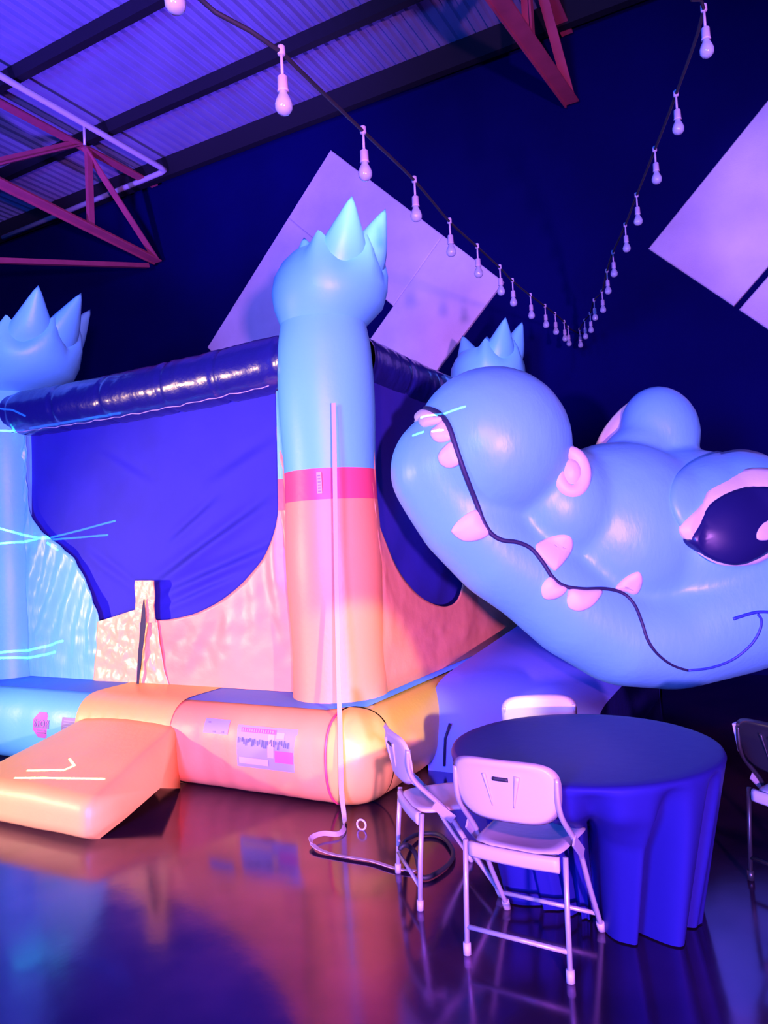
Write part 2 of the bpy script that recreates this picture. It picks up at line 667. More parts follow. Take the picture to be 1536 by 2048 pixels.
def column(cen, bands, shift=(0, 0), lean=(0, 0), scale=1.0):
    for (nm, z0, z1, mt) in bands:
        m = MB()
        prof = []
        n = max(4, int((z1 - z0) / 0.06))
        for i in range(n + 1):
            z = z0 + (z1 - z0) * i / n
            r = CR + 0.010 * math.sin(z * 5.0) - 0.02 * (z > 3.2) * (z - 3.2) / 0.15
            prof.append((r, z))
        m.lathe(prof, 40, cen, caps=False)
        m.build(nm, mt, house)
    # swollen crown whose rim rises to points between the spikes
    zc = 3.34
    n = 96
    m = MB()
    prof = [(CR - 0.035, zc), (CR + 0.0, zc + 0.05), (CR + 0.06, zc + 0.14), (CR + 0.085, zc + 0.25), (CR + 0.075, zc + 0.36), (CR + 0.03, zc + 0.46), (CR - 0.03, zc + 0.53)]
    lx, ly = lean
    spike_deg = [-40, 12, 60, 112, 160]
    rim_deg = [-74, -13, 37, 87, 137]

    def zig(t):
        d = math.degrees(t)
        best = 999
        for r_ in rim_deg:
            best = min(best, abs((d - r_ + 180) % 360 - 180))
        low = 0.0 if (d < 150 or d > 292) else 0.5 * min(1, (d - 150) / 20, (292 - d) / 14)
        return max(low, 1 - best / 27.0)

    def fr(t, i):
        a = max(0, (i - 3)) / 3.0
        z_ = zig(t)
        return (0.035 * a * z_ - 0.03 * a * (1 - z_), 0.17 * a * (z_ - 0.55))
    m.lathe(prof, n, (0, 0, 0), fr, caps=False)
    m.lathe([(CR - 0.045, zc + 0.44), (CR - 0.15, zc + 0.46), (0.02, zc + 0.50)], 36, (0, 0, 0), caps=False)

    def bend(v):
        h = max(0, v.z - zc)
        g = min(1, h / 0.12)
        sc = 1 + (scale - 1) * g
        return Vector((v.x * sc + cen.x + lx * h + shift[0] * g, v.y * sc + cen.y + ly * h + shift[1] * g, zc + (v.z - zc) * (1 + (scale - 1) * 0.3)))
    m.v = [bend(v) for v in m.v]
    crown = m.build('crown', 'teal_vinyl', house)
    # fat pointed spikes rising between the rim points
    for j, deg in enumerate(spike_deg):
        t = math.radians(deg)
        d = Vector((math.cos(t), math.sin(t), 0))
        b0 = d * (CR - 0.17) + Vector((0, 0, zc + 0.34))
        tip = d * (CR + 0.05) + Vector((0, 0, zc + 0.82 + 0.02 * math.sin(j * 2.3)))
        ax = (tip - b0)
        side = Vector((-d.y, d.x, 0))
        m = MB()
        rows = []
        for i in range(11):
            q = i / 10
            r = 0.215 * (1 - q) ** 0.80 * (1 + 0.25 * math.sin(PI * q) * (1 - q))
            cpt = b0 + ax * q
            rows.append([bend(cpt + side * (r * math.cos(2 * PI * a / 20)) + d * (0.95 * r * math.sin(2 * PI * a / 20))) for a in range(20)])
        m.grid(rows, closed=True)
        m.build('spike', 'teal_vinyl', crown)
    return crown


column(C_FR, [('column_shaft', BASE_Z, 2.03, 'orange_vinyl'), ('column_band', 2.03, 2.25, 'red_vinyl'), ('column_shaft', 2.25, 3.36, 'teal_vinyl')], (0.03, 0.015), (0.10, 0.05))
column(C_FL, [('column_shaft', BASE_Z, 3.36, 'teal_vinyl')], (0.22, 0.0), (0.45, 0.0), 1.12)
column(C_BR, [('column_shaft', BASE_Z, 2.03, 'orange_vinyl'), ('column_shaft', 2.03, 3.36, 'teal_vinyl')], (0.0, 0), (0.06, 0))
column(C_BL, [('column_shaft', BASE_Z, 3.36, 'teal_vinyl')])


# navy top tubes
def top_tube(a, b, z, r=0.215, sag=0.03):
    a = Vector((a[0], a[1], z))
    b = Vector((b[0], b[1], z))
    d = (b - a).normalized()
    s = d.cross(Vector((0, 0, 1)))
    n = 110
    rows = []
    L = (b - a).length
    for i in range(n + 1):
        t = i / n
        p = a.lerp(b, t) + Vector((0, 0, -sag * 4 * t * (1 - t)))
        seam = 0
        for sp in (0.02, 0.22, 0.41, 0.63, 0.80, 0.98):
            seam += 0.016 * math.exp(-((t - sp) * L / 0.02) ** 2)
        row = []
        for k in range(36):
            th = 2 * PI * k / 36
            wr = 0.006 * noise.noise(Vector((t * L * 9, math.cos(th) * 1.2, math.sin(th) * 1.2))) + 0.004 * noise.noise(Vector((t * L * 22, th * 0.8, 3)))
            rr = r - seam + wr
            row.append(p + s * (rr * math.cos(th)) + Vector((0, 0, rr * math.sin(th))))
        rows.append(row)
    return MB().grid(rows, closed=True).build('top_tube', 'navy_vinyl', house)


top_tube((C_FL.x + 0.25, 4.62), (C_FR.x - 0.25, 4.62), 3.13)
top_tube((C_FR.x + 0.08, 4.9), (C_BR.x + 0.08, C_BR.y - 0.2), 3.13)
top_tube((C_FL.x, 4.9), (C_BL.x, C_BL.y - 0.2), 3.13)
top_tube((C_BL.x + 0.25, 8.15), (C_BR.x - 0.25, 8.15), 3.13)
m = MB()
m.grid([[Vector((C_FL.x, 4.7 + 3.4 * j / 8, 3.20 + 0.05 * math.sin(PI * j / 8))), Vector((C_FR.x, 4.7 + 3.4 * j / 8, 3.20 + 0.05 * math.sin(PI * j / 8)))] for j in range(9)])
m.build('roof_sheet', 'navy_vinyl', house)
# loose hem with a white cord under the front tube
m = MB()
hem = [Vector((-6.36 + 3.03 * i / 40, 4.46 - 0.01 * math.sin(i * 1.3), 2.925 - 0.03 * 4 * (i / 40) * (1 - i / 40) + 0.006 * math.sin(i * 2.2))) for i in range(41)]
m.tube(hem, 0.004, 6)
m.build('hem_cord', 'strap_web', house)


# netting and fabric skirts
def netting(name, f, n1, n2, amp, mt, seed=0.0, creases=()):
    rows = []
    for i in range(n1 + 1):
        row = []
        for k in range(n2 + 1):
            p, nrm = f(i / n1, k / n2)
            # drape folds pulled towards the doorway
            q = (p.x + p.y) * 0.9 - p.z * 0.75
            wv = amp * noise.noise(Vector((q * 2.6, p.z * 0.4 + seed, seed))) * (0.25 + 0.75 * max(0, 1 - abs(p.z - 1.3) / 1.2))
            for (a_, b_, h_, s_) in creases:
                ab = b_ - a_
                t_ = (p - a_).dot(ab) / ab.length_squared
                if -0.15 < t_ < 1.15:
                    d_ = (p - a_ - ab * t_)
                    sd = d_.dot(ab.cross(nrm).normalized())
                    env = max(0, math.sin(PI * (t_ + 0.15) / 1.3))
                    wv += env * h_ * (sd / s_) * math.exp(-(sd / s_) ** 2)
            row.append(p + nrm * wv)
        rows.append(row)
    return MB().grid(rows).build(name, mt, house)


netting('netting', lambda u, v: (Vector((-6.5 + 3.3 * u, 4.665, 0.95 + 2.05 * v)), Vector((0, -1, 0))), 150, 100, 0.04, 'navy_mesh', 2.0,
        [(at_y(x0_, y0_, 4.66), at_y(x1_, y1_, 4.66), h_, s_) for x0_, y0_, x1_, y1_, h_, s_ in ((315, 1160, 520, 1010, 0.075, 0.06), (340, 1180, 540, 1090, 0.06, 0.05), (340, 1080, 430, 1000, 0.04, 0.05), (200, 900, 300, 960, 0.02, 0.05), (330, 1215, 470, 1150, 0.04, 0.04), (180, 1100, 262, 1170, 0.03, 0.05), (420, 960, 545, 880, 0.03, 0.07))])
netting('netting', lambda u, v: (Vector((-2.74, 4.9 + 3.1 * u, 0.95 + 2.1 * v)), Vector((1, 0, 0))), 40, 30, 0.04, 'navy_mesh', 5.0)
netting('netting', lambda u, v: (Vector((-6.5 + 3.3 * u, 8.2, 0.65 + 2.4 * v)), Vector((0, 1, 0))), 20, 20, 0.04, 'navy_mesh', 7.0)
netting('netting', lambda u, v: (Vector((-6.8, 4.9 + 3.1 * u, 0.65 + 2.4 * v)), Vector((-1, 0, 0))), 20, 20, 0.04, 'navy_mesh', 9.0)


def skirt(name, inner, outer, nrm, mt, n=90, m_=30, amp=0.03, freq=6.0, seed=0.0, crumple=0.0, off=0.0):
    """fabric between the curved edge of the opening (inner) and its sewn edge (outer)"""
    a = resample(inner, n)
    b = resample(outer, n)
    nrm = Vector(nrm)
    rows = []
    back = []
    for i in range(n):
        row = []
        rb = []
        for k in range(m_ + 1):
            t = k / m_
            p = a[i].lerp(b[i], t)
            along = i / n * freq
            wv = amp * noise.noise(Vector((along * 2.0 + t * 1.5, t * 0.8, seed))) * math.sin(PI * (0.12 + 0.88 * t))
            wv += crumple * noise.noise(p * 9.0 + Vector((seed, 0, 0))) * math.sin(PI * min(1, t * 0.9 + 0.05))
            wv += crumple * 0.6 * abs(noise.noise(p * 17.0 + Vector((0, seed, 0)))) * math.sin(PI * min(1, t * 0.9 + 0.05))
            q = p + nrm * (wv + off)
            row.append(q)
            rb.append(q - nrm * 0.008)
        rows.append(row)
        back.append(rb)
    mb = MB().grid(rows)
    mb.grid(back)
    # close the free edge
    mb.grid([[r[0] for r in rows], [r[0] for r in back]])
    return mb.build(name, mt, house)


YF = 4.58
u_right = [at_y(px, py, YF) for px, py in ((311, 1241), (345, 1238), (390, 1227), (430, 1208), (465, 1184), (500, 1150), (525, 1118), (543, 1085), (552, 1050), (555, 1010), (556, 950), (554, 860), (551, 784))]
u_right = smoothpath(u_right, 6)
xr_c = C_FR.x - CR + 0.06
o_right = [Vector((at_y(300, 1380, YF).x, YF, BASE_Z + 0.01)), Vector((xr_c, YF, BASE_Z + 0.01)), Vector((xr_c, YF, 2.93))]
skirt('skirt', u_right, o_right, (0, -1, 0), 'orange_fabric', amp=0.05, freq=5, seed=1.0, crumple=0.008)
mt_top = at_y(551, 784, YF)
# crumpled yellow-orange door flaps either side of the slit
slit = [(287, 1240), (284, 1262), (281, 1300), (277, 1345), (274, 1378)]
fl_l_in = [at_y(*p, YF) for p in ((199, 1243), (235, 1242), (262, 1241), (272, 1205), (281, 1196), (286, 1200))]
m_left = [at_y(*p, YF) for p in ((190, 1383), (190, 1383), (215, 1383), (240, 1384), (258, 1384), (272, 1384))]


def flap(name, edge_l, edge_r, mt, seed, crumple=0.02):
    n = 46
    a = resample(edge_l, n)
    b = resample(edge_r, n)
    rows = []
    for i in range(n):
        row = []
        for k in range(33):
            t = k / 32
            p = a[i].lerp(b[i], t)
            e = math.sin(PI * t) * math.sin(PI * min(1, i / n + 0.08))
            wv = crumple * (noise.noise(p * 8 + Vector((seed, 0, 0))) + 0.8 * abs(noise.noise(p * 15 + Vector((0, 0, seed)))) - 0.2) * (0.3 + 0.7 * e)
            row.append(p + Vector((0, -1, 0)) * (wv + 0.012))
        rows.append(row)
    bk = [[p + Vector((0, 0.006, 0)) for p in r] for r in rows]
    mb = MB().grid(rows)
    mb.grid(bk)
    mb.grid([[r[0] for r in rows], [r[0] for r in bk]])
    mb.grid([[r[-1] for r in rows], [r[-1] for r in bk]])
    return mb.build(name, mt, house)


mat('flap_fabric', (0.93, 0.58, 0.20), rough=0.33, bump=0.5, bscale=7, var=0.08, spec=0.7, detail=7)
Y2 = YF
flap('door_flap', [at_y(*p, Y2) for p in ((198, 1243), (195, 1290), (190, 1340), (188, 1386))],
     [at_y(*p, Y2) for p in ((284, 1215), (282, 1270), (278, 1330), (273, 1386))], 'flap_fabric', 3.0, 0.035)
flap('door_flap', [at_y(*p, Y2) for p in ((289, 1215), (290, 1262), (284, 1330), (277, 1386))],
     [at_y(*p, Y2) for p in ((316, 1241), (322, 1290), (330, 1340), (345, 1388))], 'flap_fabric', 5.0, 0.03)
# zip tab above the slit
m = MB()
rows = []
for i in range(11):
    row = []
    for k in range(9):
        p = at_y(270 + 38 * k / 8 + (1 if i > 6 else 0), 1161 + 84 * i / 10, YF - 0.03)
        row.append(p + Vector((0, -0.006 * math.sin(k * 1.7 + i), 0)))
    rows.append(row)
m.grid(rows)
m.grid([[p + Vector((0, 0.008, 0)) for p in r] for r in rows])
m.build('zip_tab', 'flap_fabric', house)
# black strip over the flaps, painting the shade inside the slit
m = MB()
m.grid([[at_y(px - wd, py, YF - 0.052), at_y(px, py, YF - 0.056), at_y(px + wd, py, YF - 0.052)] for px, py, wd in ((288, 1198, 1.0), (287, 1222, 3.5), (286, 1252, 5.5), (284, 1275, 5), (280, 1310, 4), (277, 1345, 3), (275, 1380, 2))])
m.build('slit_shade', 'black_line', house)
# narrow teal strip and red strip where the skirt runs up the column
YS = YF - 0.012
for nm, y0, y1, mt in (('skirt_strip', 782, 958, 'teal_fabric'), ('skirt_strip', 958, 1021, 'red_vinyl')):
    m = MB()
    rows = []
    for i in range(9):
        py = y0 + (y1 - y0) * i / 8
        xl = 552 + (py - 784) * 0.02
        a = at_y(xl, py, YS)
        rows.append([a, Vector((xr_c, YS, at_y(575, py, YS).z))])
    m.grid(rows)
    m.build(nm, mt, house)
# teal skirt on the left of the doorway
u_left = smoothpath([at_y(px, py, YF) for px, py in ((198, 1243), (190, 1212), (176, 1175), (158, 1135), (135, 1105), (108, 1083), (84, 1063), (66, 1040), (57, 1015), (53, 960), (52, 900), (51, 872))], 6)
xl_c = C_FL.x + CR - 0.08
o_left = [Vector((at_y(190, 1383, YF).x, YF, BASE_Z + 0.01)), Vector((xl_c, YF, BASE_Z + 0.01)), Vector((xl_c, YF, 2.93))]
skirt('skirt', u_left, o_left, (0, -1, 0), 'teal_fabric', amp=0.05, freq=9, seed=4.0, crumple=0.012)

# orange skirt on the right-hand side
XS = -2.62
u_side = smoothpath([at_x(px, py, XS) for px, py in ((748, 800), (750, 930), (756, 1030), (774, 1090), (797, 1140), (828, 1182), (862, 1206), (893, 1213), (915, 1200), (927, 1165))] + [Vector((XS, 6.7, 1.75)), Vector((XS, 7.2, 2.0)), Vector((XS, 7.6, 2.9))], 6)
o_side = [Vector((XS, 4.66, 2.9)), Vector((XS, 4.70, BASE_Z + 0.01)), Vector((XS, 7.95, BASE_Z + 0.01)), Vector((XS, 7.95, 2.9))]
skirt('skirt', u_side, o_side, (1, 0, 0), 'orange_fabric', amp=0.05, freq=5, seed=8.0, crumple=0.008, n=120)

# step in front of the doorway: a soft wedge
m = MB()
x0, x1 = -4.98, -3.86
rows = []
NU, NV = 26, 40
prof_st = [(3.12, 0.0), (3.05, 0.035), (3.05, 0.12), (3.06, 0.20), (3.10, 0.245), (3.20, 0.27), (3.50, 0.34), (3.80, 0.41), (3.98, 0.455), (4.06, 0.45), (4.07, 0.30), (4.07, 0.0)]
rows = []
for i in range(NU + 1):
    u = i / NU
    e = min(u, 1 - u)
    edge = max(0.0, 1 - e / 0.06)
    row = []
    pts = resample([Vector((0, a, b)) for a, b in prof_st], NV)
    cy, cz = 3.6, 0.17
    sc = 1 - 0.055 * edge ** 2
    bul = 0.02 * math.sin(PI * u)
    for p in pts:
        y = cy + (p.y - cy) * sc
        z = max(0.0, cz + (p.z - cz) * sc + bul * (p.z > 0.1) + 0.006 * noise.noise(Vector((u * 5, p.y * 4, p.z * 4))))
        if p.z <= 0.001:
            z = 0.0
        row.append(Vector((x0 + (x1 - x0) * u + (u - 0.3) * 0.33 * (3.52 - y), y, z)))
    rows.append(row)
m.grid(rows)
for r in (rows[0], rows[-1]):
    ctr = Vector((r[0].x + (0.03 if r is rows[-1] else -0.03), 3.62, 0.16))
    n0 = len(m.v)
    mid = [ctr.lerp(p, 0.6) + Vector(((0.012 if r is rows[-1] else -0.012), 0, 0)) for p in r]
    m.grid([r, mid])
    m.add([ctr] + mid, [(0, k + 1, k + 2) for k in range(len(mid) - 1)])
m.build('entrance_step', 'yellow_vinyl', house)


# stickers on the base front
def patch(name, x0, x1, z0, z1, mt, parent, lift=0.006, nx=6, nz=8):
    s0, s1 = base_s_of_z(z0), base_s_of_z(z1)
    rows = [[base_pt(x0 + (x1 - x0) * i / nx, s0 + (s1 - s0) * k / nz, lift) for k in range(nz + 1)] for i in range(nx + 1)]
    return MB().grid(rows).build(name, mt, parent)


def front_px(px, py):
    """photo point on the bulging base front"""
    best = None
    lo = None
    for k in range(200):
        s = 0.05 + 0.9 * k / 199
        o, z = base_prof(s)
        p = at_y(px, py, CORE['yf'] - o)
        d = abs(p.z - z)
        if best is None or d < best[0]:
            best = (d, p.x, z)
    return best[1], best[2]


xa, za = front_px(478, 1450)
xb, zb = front_px(595, 1545)
rules = patch('rules_panel', xa, xb, zb, za, 'sticker_white', house, 0.006, 10, 12)
WX, HZ = xb - xa, za - zb


def on_panel(name, u0, u1, v0, v1, mt, lift=0.009):
    return patch(name, xa + WX * u0, xa + WX * u1, za - HZ * v1, za - HZ * v0, mt, rules, lift, 4, 3)


on_panel('header_strip', 0.08, 0.66, 0.05, 0.15, 'sticker_pink')
on_panel('notice_block', 0.66, 0.95, 0.52, 0.80, 'sticker_pink')
on_panel('notice_block', 0.06, 0.55, 0.76, 0.91, 'sticker_cream')
on_panel('notice_block', 0.54, 0.64, 0.12, 0.70, 'sticker_cream', 0.008)
on_panel('notice_block', 0.67, 0.80, 0.10, 0.24, 'sticker_cream', 0.008)
rr = random.Random(3)
m = MB()
for k in range(26):
    u = 0.04 + 0.86 * k / 26
    v0 = 0.26 + 0.06 * rr.random()
    v1 = v0 + 0.08 + 0.10 * rr.random()
    s0, s1 = base_s_of_z(za - HZ * v1), base_s_of_z(za - HZ * v0)
    xk = xa + WX * u
    wd = WX * (0.008 + 0.014 * rr.random())
    sl = WX * 0.02 * (rr.random() - 0.5)
    m.add([base_pt(xk, s0, 0.011), base_pt(xk + wd, s0, 0.011), base_pt(xk + wd + sl, s1, 0.011), base_pt(xk + sl, s1, 0.011)], [(0, 1, 2, 3)])
m.build('scrawl', 'sticker_ink', rules)
for r0 in (0.07, 0.105):
    pass
m = MB()
for k in range(14):
    u = 0.10 + 0.54 * k / 14
    s0, s1 = base_s_of_z(za - HZ * 0.13), base_s_of_z(za - HZ * 0.07)
    xk = xa + WX * u
    m.add([base_pt(xk, s0, 0.012), base_pt(xk + WX * 0.02, s0, 0.012), base_pt(xk + WX * 0.02, s1, 0.012), base_pt(xk, s1, 0.012)], [(0, 1, 2, 3)])
m.build('header_lettering', 'sticker_white', rules)
xc, zc_ = front_px(414, 1436)
xd, zd = front_px(456, 1470)
small = patch('white_tag', xc, xd, zd, zc_, 'sticker_white', house, 0.006)
for u, v in ((0.15, 0.2), (0.75, 0.8), (0.4, 0.82)):
    patch('rivet_dot', xc + (xd - xc) * u, xc + (xd - xc) * (u + 0.09), zc_ - (zc_ - zd) * (v + 0.10), zc_ - (zc_ - zd) * v, 'sticker_grey', small, 0.009, 2, 2)
# octagonal stop sticker
xo, zo = front_px(84, 1450)
hx, hz = 0.105, 0.10


def sticker_poly(name, pts, mt, parent, lift):
    v = [base_pt(x, base_s_of_z(z), lift) for x, z in pts]
    cx_ = sum(p[0] for p in pts) / len(pts)
    cz_ = sum(p[1] for p in pts) / len(pts)
    v.append(base_pt(cx_, base_s_of_z(cz_), lift + 0.001))
    n = len(pts)
    return MB().add(v, [(i, (i + 1) % n, n) for i in range(n)]).build(name, mt, parent)


octp = []
for k in range(8):
    a = PI / 8 + k * PI / 4
    octp.append((xo + hx * 1.08 * math.cos(a), zo + hz * 1.08 * math.sin(a)))
fine = []
for k in range(8):
    for q in range(4):
        a, b = octp[k], octp[(k + 1) % 8]
        fine.append((a[0] + (b[0] - a[0]) * q / 4, a[1] + (b[1] - a[1]) * q / 4))
stop = sticker_poly('stop_sticker', fine, 'sticker_pink', house, 0.006)
patch('dark_band', xo - hx * 0.85, xo + hx * 0.92, zo - 0.022, zo + 0.045, 'sticker_grey', stop, 0.010)


def lettering(text, xc, zc, size, mt, parent, lift):
    cu = bpy.data.curves.new('lettering', 'FONT')
    cu.body = text
    cu.size = size
    cu.align_x = 'CENTER'
    cu.align_y = 'CENTER'
    cu.resolution_u = 3
    to = bpy.data.objects.new('lettering', cu)
    COL.objects.link(to)
    bpy.context.view_layer.update()
    dg = bpy.context.evaluated_depsgraph_get()
    me = bpy.data.meshes.new_from_object(to.evaluated_get(dg))
    v = [base_pt(xc + p.co.x, base_s_of_z(zc + p.co.y), lift) for p in me.vertices]
    f = [tuple(p.vertices) for p in me.polygons]
    bpy.data.objects.remove(to)
    bpy.data.curves.remove(cu)
    return MB().add(v, f).build('lettering', mt, parent, smooth=False)


lettering('STOP', xo + 0.0, zo + 0.012, 0.075, 'sticker_pink', stop, 0.014)
for dz in (-0.045, -0.063):
    patch('text_line', xo - 0.05, xo + 0.05, zo + dz, zo + dz + 0.008, 'sticker_grey', stop, 0.010)
xq, zq = front_px(126, 1434)
xw, zw = front_px(161, 1464)
dark = patch('warning_sticker', xq, xw, zw, zq, 'sticker_grey', house, 0.006)
for v in (0.2, 0.4, 0.62, 0.8):
    patch('text_line', xq + (xw - xq) * 0.12, xq + (xw - xq) * (0.85 if v < 0.6 else 0.6), zq - (zq - zw) * (v + 0.07), zq - (zq - zw) * v, 'sticker_white', dark, 0.009, 4, 2)

# label on the red band of the column
m = MB()
rows = []
for i in range(5):
    a = math.atan2(-0.86, 0.06) + 0.10 * i / 4 + 0.22
    rows.append([C_FR + Vector(((CR + 0.008) * math.cos(a), (CR + 0.008) * math.sin(a), 2.07 + 0.15 * k / 4)) for k in range(5)])
m.grid(rows)
lab = m.build('column_label', 'sticker_cream', house)
m = MB()
for k in range(6):
    z0 = 2.08 + 0.022 * k
    a0 = math.atan2(-0.86, 0.06) + 0.24
    rows = [[C_FR + Vector(((CR + 0.010) * math.cos(a0 + 0.06 * i / 2), (CR + 0.010) * math.sin(a0 + 0.06 * i / 2), z0 + dz)) for dz in (0, 0.010)] for i in range(3)]
    m.grid(rows)
m.build('label_print', 'sticker_grey', lab)

# blue slide running out from the right-hand side
m = MB()
rows = []
for i in range(41):
    u = i / 40
    x = -2.45 + 1.24 * u
    row = []
    for k in range(49):
        v = k / 48
        y = 5.02 + 2.95 * v
        zl = 0.60 + 0.26 * v
        crest = zl + (0.46 - zl) * u
        near = 1 - math.exp(-v / 0.035)
        bul = 0.16 * math.sin(PI * min(1, 0.12 + v * 0.95)) * math.sin(PI * u * 0.95) * near
        z = 0.25 + (crest - 0.25) * near + bul
        row.append(Vector((x, y, z)))
    row = [Vector((x, 5.02, 0.0))] + row + [Vector((x, 7.97, 0.0))]
    rows.append(row)
m.grid(rows)
m.build('slide', 'slide_vinyl', house)
MB().grid([rows[-1], [Vector((p.x - 0.02, p.y, 0.0)) for p in rows[-1]]]).build('slide_end', 'navy_vinyl', house)  # end face coloured dark to stand for the shade there
# slide seams
for px_, py_, qx, qy in ():
    pass
m = MB()
m.tube([Vector((-2.31, 5.0, 0.05)), Vector((-2.29, 5.0, 0.25)), Vector((-2.25, 5.01, 0.36))], 0.009, 8)
m.build('slide_seam', 'black_line', house)

# ------------------------------------------------------------------ crocodile head
HEAD = [  # photo x, y, distance along the lens axis, half-width, half-height (photo px), half-depth (m), tilt
    (985, 888, 4.85, 158, 156, 0.50, 0),        # swollen nose
    (880, 935, 4.88, 100, 112, 0.36, 0.3),      # chin
    (935, 1035, 4.90, 104, 100, 0.38, 0.6),
    (1000, 1105, 4.95, 106, 98, 0.40, 0.6),
    (1070, 1150, 5.00, 112, 100, 0.42, 0.5),
    (1150, 1215, 5.05, 120, 104, 0.45, 0.6),
    (1235, 1262, 5.10, 128, 106, 0.48, 0.3),
    (1330, 1262, 5.15, 140, 114, 0.50, 0.0),
    (1440, 1210, 5.20, 160, 140, 0.52, 0.0),
    (1560, 1150, 5.30, 170, 160, 0.60, 0.0),
    (1110, 1010, 5.02, 130, 122, 0.45, 0.3),    # bridge of the snout
    (1235, 1060, 5.15, 190, 178, 0.52, 0.1),
    (1370, 1080, 5.28, 210, 184, 0.58, 0.0),
    (1500, 1100, 5.40, 190, 180, 0.60, 0.0),
    (1320, 862, 5.45, 78, 92, 0.26, -0.25),     # far brow
    (1270, 905, 5.40, 80, 56, 0.24, -0.6),
    (1475, 1010, 5.18, 120, 108, 0.42, 0.2),    # near eye
]


def ell_matrix(px, py, d, rx, ry, rd, tilt):
    c_ = at_d(px, py, d)
    k = d / F
    R = Matrix((CAM_R, -CAM_D, -CAM_F)).transposed().to_4x4()
    return Matrix.Translation(c_) @ R @ Matrix.Rotation(tilt * -1, 4, 'Z') @ Matrix.Diagonal((rx * k, ry * k, rd, 1))


bm = bmesh.new()
JAW = HEAD[1:10]
jaw = []
for a_, b_ in zip(JAW, JAW[1:]):
    for q in range(5):
        jaw.append(tuple(a_[k] + (b_[k] - a_[k]) * q / 5 for k in range(7)))
for e in HEAD + jaw:
    bmesh.ops.create_icosphere(bm, subdivisions=3, radius=1.0, matrix=ell_matrix(*e))
# neck running back to the side wall of the house
for p, r in ((at_d(1230, 1060, 5.5), 0.50), (at_d(1150, 1040, 5.95), 0.48), (Vector((-2.3, 5.9, 1.95)), 0.45)):
    bmesh.ops.create_icosphere(bm, subdivisions=3, radius=r, matrix=Matrix.Translation(p))
for a_, b_ in ((at_d(1230, 1060, 5.5), at_d(1150, 1040, 5.95)), (at_d(1150, 1040, 5.95), Vector((-2.3, 5.9, 1.95)))):
    for q in (0.25, 0.5, 0.75):
        bmesh.ops.create_icosphere(bm, subdivisions=3, radius=0.46, matrix=Matrix.Translation(a_.lerp(b_, q)))
me = bpy.data.meshes.new('head_source')
bm.to_mesh(me)
bm.free()
tmp = bpy.data.objects.new('head_source', me)
COL.objects.link(tmp)
md = tmp.modifiers.new('r', 'REMESH')
md.mode = 'VOXEL'
md.voxel_size = 0.022
sm = tmp.modifiers.new('s', 'SMOOTH')
sm.iterations = 34
sm.factor = 0.5
bpy.context.view_layer.update()
dg = bpy.context.evaluated_depsgraph_get()
hm = bpy.data.meshes.new_from_object(tmp.evaluated_get(dg))
bpy.data.objects.remove(tmp)
hm.name = 'crocodile_head'
for p in hm.polygons:
    p.use_smooth = True
hm.materials.clear()
hm.materials.append(MATS['croc_vinyl'])
head = bpy.data.objects.new('crocodile_head', hm)
COL.objects.link(head)
head.parent = house
head.matrix_parent_inverse = world_of(house).inverted()
head['label'] = 'smiling light blue inflatable crocodile head leaning out over the slide'
BVH = BVHTree.FromPolygons([v.co.copy() for v in hm.vertices], [tuple(p.vertices) for p in hm.polygons])


def on_head(px, py):
    loc, nrm, i, d = BVH.ray_cast(EYE, ray(px, py).normalized())
    if loc is None:
        loc, nrm, i, d = BVH.find_nearest(at_d(px, py, 5.0))
    if nrm.dot(loc - EYE) > 0:
        nrm = -nrm
    return loc, nrm


def puff(name, outline, h, mt, rim=0.012, power=2.0, nr=9, grow=1.0):
    """inflated shape sewn onto the head, outline given as photo points"""
    out = smoothpath([Vector((p[0], p[1], 0)) for p in outline], 5, closed=True)
    cx_ = sum(p.x for p in out) / len(out)
    cy_ = sum(p.y for p in out) / len(out)
    out = [Vector((cx_ + (p.x - cx_) * grow, cy_ + (p.y - cy_) * grow, 0)) for p in out]
    rows = []
    for i in range(nr + 1):
        q = i / nr
        row = []
        for p in out:
            loc, nrm = on_head(cx_ + (p.x - cx_) * q, cy_ + (p.y - cy_) * q)
            hh = rim + h * (1 - q ** power)
            row.append(loc + nrm * hh)
        rows.append(row)
    skirt_ = []
    for p in out:
        loc, nrm = on_head(p.x, p.y)
        skirt_.append(loc - nrm * 0.02)
    rows.append(skirt_)
    return MB().grid(rows[1:], closed=True).add([rows[0][0]] + rows[1], [(0, k + 1, (k + 1) % len(out) + 1) for k in range(len(out))]).build(name, mt, head)


# mouth line
mouth = smoothpath([Vector((x_, y_, 0)) for x_, y_ in ((838, 818), (862, 820), (882, 830), (897, 850), (908, 880), (916, 905), (930, 945), (945, 985), (957, 1018), (965, 1040), (980, 1065), (1003, 1080), (1035, 1085), (1062, 1098), (1085, 1125), (1105, 1155), (1128, 1172), (1165, 1178), (1210, 1178), (1245, 1187), (1268, 1210), (1283, 1245), (1295, 1280), (1315, 1308), (1345, 1330), (1375, 1340))], 5)
m = MB()
pts = []
rad = []
for i, p in enumerate(mouth):
    loc, nrm = on_head(p.x, p.y)
    pts.append(loc + nrm * 0.004)
    t = i / len(mouth)
    rad.append(0.019 * (1 - 0.55 * t) if t < 0.9 else 0.0085)
m.tube(pts, rad, 8)
m.build('mouth_line', 'black_line', head)
smile = smoothpath([Vector((x_, y_, 0)) for x_, y_ in ((1375, 1340), (1420, 1335), (1465, 1318), (1500, 1290), (1518, 1262), (1522, 1240), (1515, 1228))], 5)
m = MB()
m.tube([on_head(p.x, p.y)[0] + on_head(p.x, p.y)[1] * 0.003 for p in smile], 0.009, 6)
m.build('smile_line', 'croc_dark', head)
dim = smoothpath([Vector((x_, y_, 0)) for x_, y_ in ((1466, 1238), (1490, 1230), (1515, 1224), (1540, 1224))], 5)
m = MB()
